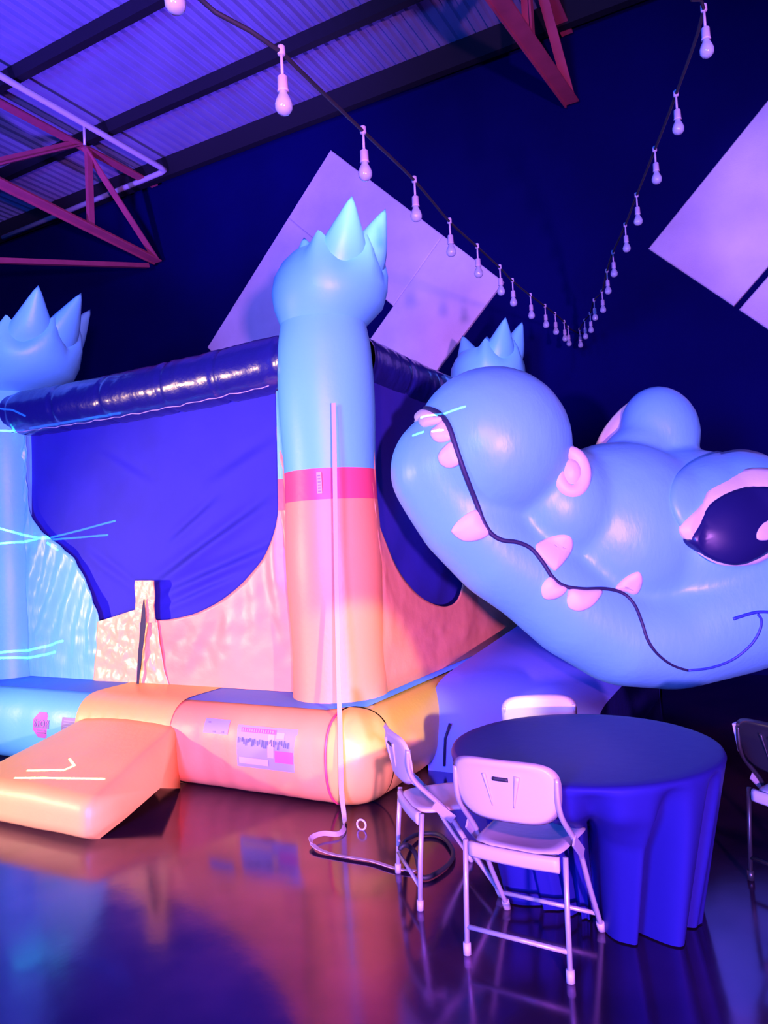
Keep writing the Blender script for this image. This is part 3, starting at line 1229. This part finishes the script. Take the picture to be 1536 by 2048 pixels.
m.tube([on_head(p.x, p.y)[0] + on_head(p.x, p.y)[1] * 0.003 for p in dim], 0.011, 6)
m.build('dimple', 'croc_dark', head)

# teeth
TEETH = [
    [(840, 819), (862, 822), (872, 833), (850, 838), (835, 842), (822, 845), (814, 838), (816, 828)],
    [(884, 834), (892, 838), (880, 846), (862, 852), (846, 854), (839, 846), (840, 836), (862, 832)],
    [(888, 842), (898, 858), (903, 876), (890, 884), (874, 884), (863, 873), (863, 862), (874, 852)],
    [(905, 884), (914, 903), (921, 924), (908, 934), (893, 935), (880, 926), (877, 911), (889, 894)],
    [(953, 1020), (968, 1045), (979, 1066), (955, 1080), (928, 1081), (908, 1068), (904, 1058), (922, 1036)],
    [(1071, 1097), (1088, 1079), (1118, 1070), (1140, 1073), (1145, 1090), (1136, 1112), (1116, 1136), (1104, 1138)],
    [(1102, 1154), (1117, 1168), (1133, 1176), (1124, 1190), (1106, 1198), (1088, 1196), (1082, 1180), (1088, 1164)],
    [(1140, 1178), (1170, 1180), (1202, 1181), (1196, 1198), (1180, 1214), (1158, 1222), (1138, 1215), (1134, 1198)],
    [(1231, 1177), (1244, 1160), (1262, 1148), (1278, 1144), (1284, 1158), (1280, 1176), (1270, 1189), (1252, 1184)],
]
for o_ in TEETH:
    puff('tooth', o_, 0.022, 'white_vinyl', 0.010, 3.0)

# near eye: lid, white rim, pupil and glint
puff('eyelid', [(1340, 990), (1350, 955), (1375, 930), (1410, 912), (1450, 902), (1490, 898), (1535, 910), (1575, 940), (1600, 985), (1602, 1030), (1572, 1075), (1520, 1108), (1460, 1118), (1410, 1100), (1370, 1066), (1347, 1030)], 0.075, 'croc_vinyl', 0.012, 2.5, 12)
puff('eye_white', [(1357, 1060), (1370, 1034), (1392, 1012), (1412, 986), (1440, 968), (1470, 956), (1505, 949), (1545, 954), (1580, 975), (1600, 1020), (1590, 1060), (1555, 1090), (1510, 1118), (1470, 1126), (1432, 1124), (1400, 1110), (1374, 1086)], 0.03, 'white_vinyl', 0.075, 3.0, 12)
puff('pupil', [(1377, 1080), (1385, 1056), (1408, 1026), (1447, 1003), (1495, 989), (1535, 992), (1568, 1010), (1580, 1040), (1560, 1065), (1525, 1088), (1495, 1106), (1465, 1117), (1437, 1114), (1402, 1100)], 0.03, 'pupil_vinyl', 0.100, 3.0, 12, 1.10)
puff('eye_glint', [(1510 + 23 * math.cos(a) - 6 * math.sin(a), 1062 - 5 * math.cos(a) + 19 * math.sin(a)) for a in [2 * PI * k / 12 for k in range(12)]], 0.008, 'white_vinyl', 0.128, 4.0)
# white of the far eye, seen edge-on past the far brow
m = MB()
bm2 = bmesh.new()
bmesh.ops.create_uvsphere(bm2, u_segments=28, v_segments=16, radius=1.0, matrix=ell_matrix(1268, 870, 5.60, 108, 56, 0.14, -0.85))
obj('eye_white', [v.co.copy() for v in bm2.verts], [tuple(v.index for v in f.verts) for f in bm2.faces], 'white_vinyl', head)
bm2.free()
# nostril: puffy ring with a bulb inside, tucked behind the nose
nl, nn_ = on_head(1158, 945)
nax = (nn_ * 0.5 - CAM_F * 0.8).normalized()
nr_ = (CAM_R - nax * CAM_R.dot(nax)).normalized()
nu_ = nax.cross(nr_)
nc = nl - nr_ * 0.055 + nax * 0.0
m = MB()
m.tube([nc + nr_ * (0.085 * math.cos(2 * PI * k / 40)) + nu_ * (0.125 * math.sin(2 * PI * k / 40)) for k in range(40)], 0.047, 14, closed=True)
m.build('nostril_ring', 'white_vinyl', head)
m = MB()
m.lathe([(0.001, 0.06), (0.03, 0.055), (0.055, 0.035), (0.07, 0.0), (0.075, -0.05)], 24, (0, 0, 0), caps=False)
RM = Matrix((nr_, nu_, nax)).transposed()
m.v = [nc + RM @ Vector((v.x, v.y * 1.35, v.z)) for v in m.v]
m.build('nostril_bulb', 'white_vinyl', head)

# ------------------------------------------------------------------ tether strap hanging from the column
m = MB()
sp = [at_y(667, 806, 4.30), at_y(669, 900, 4.28), at_y(672, 1100, 4.23), at_y(676, 1300, 4.17), at_y(679, 1415, 4.10), at_y(681, 1500, 3.97), at_y(683, 1580, 3.955), at_y(688, 1630, 3.95)]
fl = [at_z(689, 1655, 0.02), at_z(676, 1668, 0.02), at_z(645, 1667, 0.03), at_z(622, 1677, 0.03), at_z(632, 1695, 0.02), at_z(665, 1708, 0.012), at_z(705, 1715, 0.012), at_z(745, 1722, 0.012), at_z(790, 1736, 0.012), at_z(832, 1742, 0.012)]
path = smoothpath(sp + fl, 8)
rows = []
nsp = (len(sp) - 1) * 8
for i, p in enumerate(path):
    d = (path[min(i + 1, len(path) - 1)] - path[max(i - 1, 0)]).normalized()
    if i < nsp:
        side = Vector((1, 0.35, 0)).normalized()
    else:
        t = min(1, (i - nsp) / 10)
        side = Vector((1, 0.35, 0)).normalized().lerp(d.cross(Vector((0, 0, 1))) * 0.7 + Vector((0, 0, 0.6)), t).normalized()
        if (i - nsp) > 36:
            side = (d.cross(Vector((0, 0, 1))) + Vector((0, 0, 0.15))).normalized()
    wdt = 0.015
    nn = d.cross(side).normalized() * 0.0015
    rows.append([p - side * wdt - nn, p + side * wdt - nn, p + side * wdt + nn, p - side * wdt + nn])
low = min(q.z for r in rows for q in r)
for r in rows:
    mz = min(q.z for q in r)
    if mz < 0.002:
        for q in r:
            q.z += 0.002 - mz
m.grid(rows, closed=True)
tag(m.build('tether_strap', 'strap_web', None, False), 'long pale webbing strap hanging down the front column and trailing on the floor', 'strap')
# ring stake by the corner
m = MB()
rc = at_z(722, 1650, 0.03)
m.tube([rc + Vector((0.03 * math.cos(a), 0.005, 0.03 * math.sin(a))) for a in [2 * PI * k / 20 for k in range(20)]], 0.006, 8, closed=True)
tag(m.build('anchor_ring', 'galvanised'), 'small shiny metal ring on the floor at the inflatable corner', 'ring')
# dark hose loop under the side chair
m = MB()
hp = smoothpath([at_z(800, 1697, 0.19), at_z(812, 1690, 0.20), at_z(830, 1705, 0.12), at_z(838, 1738, 0.03), at_z(846, 1755, 0.018), at_z(870, 1748, 0.018), at_z(900, 1725, 0.018), at_z(905, 1700, 0.018), at_z(880, 1670, 0.018), at_z(840, 1668, 0.02), at_z(812, 1680, 0.06), at_z(800, 1697, 0.17)], 8)
m.tube(hp, 0.012, 8)
tag(m.build('cable', 'cord_black'), 'black cable looped under the side-on folding chair', 'cable')

# ------------------------------------------------------------------ table and cloth
TC = Vector((-0.895, 3.48, 0))
TR, TZ = 0.605, 0.722
table = thing('round_table', 'round folding table hidden under the black cloth', 'table', TC)
MB().lathe([(0.001, 0.686), (TR - 0.03, 0.686), (TR - 0.012, 0.694), (TR - 0.012, 0.712), (0.001, 0.712)], 48, TC, caps=False).build('tabletop', 'table_wood', table)
MB().lathe([(0.04, 0.012), (0.04, 0.686)], 16, TC).build('pedestal', 'chair_steel', table)
m = MB()
for k in range(4):
    a = PI / 4 + k * PI / 2
    m.bar(TC + Vector((0, 0, 0.02)), TC + Vector((0.11 * math.cos(a), 0.11 * math.sin(a), 0.02)), 0.05, 0.03)
m.build('foot', 'chair_steel', table, smooth=False)

chair_dirs = []


def cloth():
    n = 420
    prof = [(0.0005, 0), (0.2, 0), (0.4, 0), (0.54, 0), (TR - 0.015, 0), (TR, 0.006), (TR + 0.006, 0.02)]
    rows = []
    for r, dz in prof:
        rows.append([TC + Vector((r * math.cos(2 * PI * k / n), r * math.sin(2 * PI * k / n), TZ - dz)) for k in range(n)])
    for i in range(1, 31):
        q = i / 30
        z = (TZ - 0.02) * (1 - q) + 0.006 * q
        row = []
        for k in range(n):
            t = 2 * PI * k / n
            ph = 14 * t + 1.1 * math.sin(3 * t) + 0.35 * q * math.sin(5 * t)
            valley = (0.5 + 0.5 * math.sin(ph)) ** 3
            r = TR + 0.006 - 0.14 * q - 0.17 * valley * min(1, q / 0.45) ** 0.7 + 0.012 * q * math.sin(23 * t + 1)
            # pushed in where chairs are tucked under
            for (ang, wdt, depth) in ((-1.80, 0.80, 0.30), (2.15, 0.5, 0.16), (3.30, 0.5, 0.05)):
                dt = (t - ang + PI) % (2 * PI) - PI
                r -= depth * math.exp(-(dt / wdt) ** 4) * min(1, max(0, (q - 0.18) / 0.22))
            r = max(r, 0.13)
            row.append(TC + Vector((r * math.cos(t), r * math.sin(t), z)))
        rows.append(row)
    return MB().grid(rows, closed=True)


tag(cloth().build('tablecloth', 'satin_cloth'), 'black satin cloth draped over the round table in folds to the floor', 'tablecloth')


# ------------------------------------------------------------------ folding chairs
def make_chair():
    t = thing('folding_chair', 'white plastic folding chair', 'chair', (0, 0, 0), 0, 'white folding chairs round the table')
    W = 0.200

    def pad(outline, mapf, th, nr=8, edge=0.16):
        n = len(outline)
        rows = []
        for side in (1, -1):
            rr_ = []
            for i in range(nr + 1):
                q = (i + 0.001) / (nr + 0.001)
                k = 1.0
                if q > 1 - edge:
                    k = math.sqrt(max(0, 1 - ((q - 1 + edge) / edge) ** 2))
                rr_.append([mapf(u * q, v * q, side * th * k / 2) for u, v in outline])
            rows.append(rr_)
        mb = MB()
        mb.grid(rows[0], closed=True)
        mb.grid(rows[1], closed=True)
        return mb

    # backrest: bowed panel, wider at the top, straight sides and curved bottom
    ol = []
    N = 64
    for k in range(N):
        a = 2 * PI * k / N
        cx_, sy_ = math.cos(a), math.sin(a)
        u = math.copysign(abs(cx_) ** 0.42, cx_)
        v = math.copysign(abs(sy_) ** (0.62 if sy_ > 0 else 0.75), sy_)
        ol.append((u, v))

    def bmap(u, v, w_):
        wd = 0.218 + 0.010 * v
        z = 0.672 + (0.118 if v > 0 else 0.125) * v - 0.012 * (v < 0) * 0
        y = -0.218 - 0.13 * (z - 0.67) - 0.035 * (1 - u * u)
        lip = 0.010 * max(0, (v - 0.72) / 0.28)
        return Vector((u * wd, y + w_ - (lip if w_ < 0 else -0.0), z))
    pad(ol, bmap, 0.020).build('backrest', 'chair_plastic', t)
    # moulded ribs and dark bar for the shade in the hand slot, backrest rear
    for s in (-1, 1):
        m = MB()
        pr = []
        for k in range(9):
            q = k / 8
            u = s * (0.30 - 0.10 * q)
            p = bmap(u, 0.52 - 1.0 * q, -0.012)
            pr.append(p)
        m.tube(pr, [0.013 * (1 - 0.75 * k / 8) for k in range(9)], 8, flat=0.6)
        m.build('moulded_rib', 'chair_plastic', t)
    m = MB()
    m.tube([bmap(-0.14 + 0.28 * k / 6, 0.38, -0.009) for k in range(7)], 0.0085, 8)
    m.build('slot_shade', 'cord_black', t)
    # seat pan with a dropped rear edge
    so = []
    for k in range(N):
        a = 2 * PI * k / N
        cx_, sy_ = math.cos(a), math.sin(a)
        so.append((math.copysign(abs(cx_) ** 0.40, cx_), math.copysign(abs(sy_) ** 0.45, sy_)))

    def smap(u, v, w_):
        x = u * (W - 0.014 + 0.008 * v)
        y = -0.005 + 0.198 * v
        z = 0.428 + 0.012 * v * v * (v > 0) * -1 - 0.014 * (1 - u * u) * (1 - v * v) + w_
        return Vector((x, y, z))
    pad(so, smap, 0.026).build('seat', 'chair_plastic', t)
    m = MB()
    rows = []
    for k in range(17):
        u = -1 + k / 8
        x = u * (W - 0.018)
        yy = -0.196 - 0.012 * (1 - u * u)
        rows.append([Vector((x, yy + 0.018, 0.432)), Vector((x, yy, 0.430)), Vector((x, yy - 0.006, 0.415)), Vector((x, yy - 0.006, 0.385)), Vector((x, yy, 0.375)), Vector((x, yy + 0.018, 0.378))])
    m.grid(rows, closed=True)
    m.add(rows[0], [tuple(range(6))])
    m.add(rows[-1], [tuple(range(6))])
    m.build('seat_rail', 'chair_plastic', t)
    # front leg frame runs from the top of the back down to the front feet
    for s in (-1, 1):
        m = MB()
        m.tube(smoothpath([(s * (W + 0.004), -0.232, 0.735), (s * (W + 0.006), -0.215, 0.60), (s * (W + 0.012), -0.06, 0.43), (s * (W + 0.010), 0.06, 0.22), (s * (W + 0.006), 0.185, 0.02)], 6), 0.0135, 10, flat=0.8)
        fl_ = m.build('front_leg', 'chair_steel', t)
        m = MB().tube([(s * (W + 0.006), 0.174, 0.04), (s * (W + 0.006), 0.190, 0.001)], 0.017, 10)
        m.build('foot_cap', 'chair_plastic', fl_)
        m = MB()
        m.tube([(s * (W + 0.003), -0.18, 0.432), (s * (W + 0.004), -0.20, 0.22), (s * (W + 0.006), -0.212, 0.02)], 0.0125, 10, flat=0.85)
        rl = m.build('rear_leg', 'chair_steel', t)
        m = MB().tube([(s * (W + 0.006), -0.211, 0.045), (s * (W + 0.006), -0.213, 0.001)], 0.016, 10)
        m.build('foot_cap', 'chair_plastic', rl)
        m = MB().bar((s * (W + 0.020), -0.125, 0.475), (s * (W + 0.022), -0.035, 0.395), 0.008, 0.040)
        m.build('hinge_plate', 'chair_steel', t, smooth=False)
    for nm, a, b, r in (('rear_crossbar', (-W, -0.208, 0.105), (W, -0.208, 0.105), 0.0095), ('front_crossbar', (-W, 0.150, 0.085), (W, 0.150, 0.085), 0.009)):
        MB().tube([a, b], r, 10).build(nm, 'chair_steel', t)
    return t


proto = make_chair()


def copy_tree(o, parent=None):
    cpy = o.copy()
    COL.objects.link(cpy)
    if parent is not None:
        cpy.parent = parent
    for ch in list(o.children):
        copy_tree(ch, cpy)
    return cpy


chairs = [
    ((-1.030, 3.065, 0), math.atan2(1, 0.06), 1.05, 'white folding chair nearest the camera, seen from behind, at the black table'),
    ((-1.575, 3.405, 0), math.atan2(0.667, 0.745), 1.0, 'white folding chair standing side-on between the orange base and the table'),
    ((-1.225, 4.000, 0), math.atan2(-0.90, 0.42), 0.98, 'white folding chair behind the table, in front of the blue slide'),
    ((0.03, 4.06, 0), math.atan2(0.86, 0.5), 1.0, 'dark-backed folding chair cut off by the right edge of the photograph'),
]
for i, (loc, ang, sc_, label) in enumerate(chairs):
    o = proto if i == 0 else copy_tree(proto)
    o.location = loc
    o.rotation_euler = (0, 0, ang - PI / 2)
    o.scale = (sc_, sc_, sc_)
    o['label'] = label
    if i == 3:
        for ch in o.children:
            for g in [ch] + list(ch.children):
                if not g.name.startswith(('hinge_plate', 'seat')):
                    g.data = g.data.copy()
                    g.data.materials[0] = MATS['chair_dark']  # dark colour on all but the seat parts and hinge plates
        mb = MB().bar((-0.225, -0.222, 0.745), (-0.216, -0.205, 0.61), 0.012, 0.03, (0, 1, 0))  # pale strip added for the lit edge of the backrest
        tr = mb.build('lit_edge', 'chair_plastic', None, smooth=False)
        tr.parent = o


# ------------------------------------------------------------------ string lights
def string_light(label, bulbs, start, end, drop=0.17):
    """bulbs: (photo x, y, distance) of each bulb"""
    P = [at_d(x_, y_, d) for x_, y_, d in bulbs]
    t = thing('string_light', label, 'string lights', P[-1] + Vector((0, 0, drop)), 0, 'festoon string lights')
    knots = [start] + [p + Vector((0, 0, drop)) for p in P] + [end]
    m = MB().tube(smoothpath(knots, 4), 0.008, 6)
    m.build('cord', 'cord_black', t)
    for i, p in enumerate(P):
        a = 0.10 * math.sin(i * 2.7)
        tilt = Vector((math.sin(a), 0.5 * math.sin(i * 1.3) * 0.1, 0))
        m = MB()
        top = p + Vector((0, 0, drop))
        m.tube([top, p + Vector((0, 0, 0.085))], 0.006, 6)
        m.lathe([(0.012, 0.085), (0.018, 0.080), (0.019, 0.035), (0.021, 0.030)], 12, p)
        m.lathe([(0.011, -0.012), (0.014, -0.008), (0.014, 0.018), (0.010, 0.022)], 10, top)
        sk = m.build('socket', 'socket_grey', t)
        m = MB()
        m.lathe([(0.014, 0.034), (0.016, 0.020), (0.026, 0.0), (0.031, -0.018), (0.029, -0.034), (0.020, -0.046), (0.006, -0.051)], 16, p)
        m.build('bulb', 'bulb_glass', sk)
        m = MB().tube([p + Vector((-0.008, 0, 0.01)), p + Vector((0, 0.004, -0.022)), p + Vector((0.008, 0, 0.01))], 0.003, 6)
        m.build('filament', 'filament', sk)
    return t


hook = at_y(1160, 668, WALL_Y - 0.03)
left_b = [(350, -8, 2.15), (567, 200, 2.55), (730, 338, 3.25), (832, 424, 3.9), (902, 497, 4.6), (957, 541, 5.2), (1002, 578, 5.8), (1027, 601, 6.3), (1063, 627, 6.9), (1092, 646, 7.4), (1112, 660, 7.8), (1130, 674, 8.3), (1138, 684, 8.7)]
right_b = [(1409, -60, 2.7), (1413, 92, 3.3), (1356, 250, 4.0), (1313, 352, 4.7), (1276, 437, 5.4), (1253, 492, 6.0), (1228, 543, 6.6), (1216, 578, 7.0), (1206, 616, 7.6), (1190, 632, 8.0), (1182, 657, 8.4), (1171, 670, 8.7), (1161, 687, 9.0)]
string_light('festoon string of bulbs sweeping from upper left down to the back wall', left_b, Vector((-0.3, 0.9, 3.6)), hook)
string_light('festoon string of bulbs sweeping from upper right down to the back wall', right_b, Vector((0.9, 0.9, 4.6)), hook + Vector((0.03, 0, 0)))

# ------------------------------------------------------------------ laser projector: cyan streaks thrown on the front
LASER = [
    [(0, 817), (25, 820), (50, 832)], [(0, 861), (48, 861)], [(60, 857), (160, 840), (240, 826)],
    [(0, 1057), (48, 1070), (85, 1077), (215, 1070)], [(0, 1087), (85, 1075), (230, 1042)], [(95, 1086), (115, 1100)],
    [(0, 1305), (60, 1300), (125, 1282)], [(0, 1316), (60, 1315), (110, 1304)],
    [(55, 1541), (128, 1540), (149, 1531), (139, 1518)], [(30, 1556), (208, 1558)],
    [(842, 835), (882, 828), (930, 813)], [(826, 871), (846, 864)], [(864, 863), (886, 860)],
]
lz = spot('laser_projector', (-1.2, -0.6, 2.7), (-4.2, 4.5, 1.6), (0.10, 1.0, 0.95), 3000.0, 100, 0.0, 0.0)
bpy.context.view_layer.update()
dg = bpy.context.evaluated_depsgraph_get()
LI = lz.matrix_world.inverted()


def seen(px, py):
    hit, loc, n_, idx, ob, mm = scene.ray_cast(dg, EYE, ray(px, py).normalized())
    return loc if hit else at_d(px, py, 5.5)


lz.data.use_nodes = True
nt = lz.data.node_tree
em = nt.nodes['Emission']
tc = nt.nodes.new('ShaderNodeTexCoord')
sep = nt.nodes.new('ShaderNodeSeparateXYZ')
nt.links.new(tc.outputs['Normal'], sep.inputs[0])


def mth(op, a, b=None):
    n_ = nt.nodes.new('ShaderNodeMath')
    n_.operation = op
    for k, q in enumerate((a, b)):
        if q is None:
            continue
        if isinstance(q, (int, float)):
            n_.inputs[k].default_value = q
        else:
            nt.links.new(q, n_.inputs[k])
    return n_.outputs[0]


def vec(op, a, b=None, sc=None):
    n_ = nt.nodes.new('ShaderNodeVectorMath')
    n_.operation = op
    for k, q in enumerate((a, b)):
        if q is None:
            continue
        if isinstance(q, (tuple, Vector)):
            n_.inputs[k].default_value = tuple(q)
        else:
            nt.links.new(q, n_.inputs[k])
    if sc is not None:
        nt.links.new(sc, n_.inputs['Scale'])
    return n_


cmb = nt.nodes.new('ShaderNodeCombineXYZ')
nt.links.new(mth('DIVIDE', sep.outputs[0], sep.outputs[2]), cmb.inputs[0])
nt.links.new(mth('DIVIDE', sep.outputs[1], sep.outputs[2]), cmb.inputs[1])
P2 = cmb.outputs[0]
best = None
for line in LASER:
    q = []
    for p in line:
        l_ = LI @ seen(*p)
        q.append(Vector((l_.x / l_.z, l_.y / l_.z, 0)))
    for a_, b_ in zip(q, q[1:]):
        ba = b_ - a_
        pa = vec('SUBTRACT', P2, a_).outputs[0]
        h_ = mth('MULTIPLY', vec('DOT_PRODUCT', pa, ba).outputs['Value'], 1.0 / max(1e-9, ba.length_squared))
        h_ = mth('MINIMUM', mth('MAXIMUM', h_, 0.0), 1.0)
        d_ = vec('SUBTRACT', pa, vec('SCALE', ba, None, h_).outputs[0]).outputs[0]
        ln = vec('LENGTH', d_).outputs['Value']
        best = ln if best is None else mth('MINIMUM', best, ln)
nt.links.new(mth('MULTIPLY', mth('LESS_THAN', best, 0.0013), 9.0), em.inputs['Strength'])
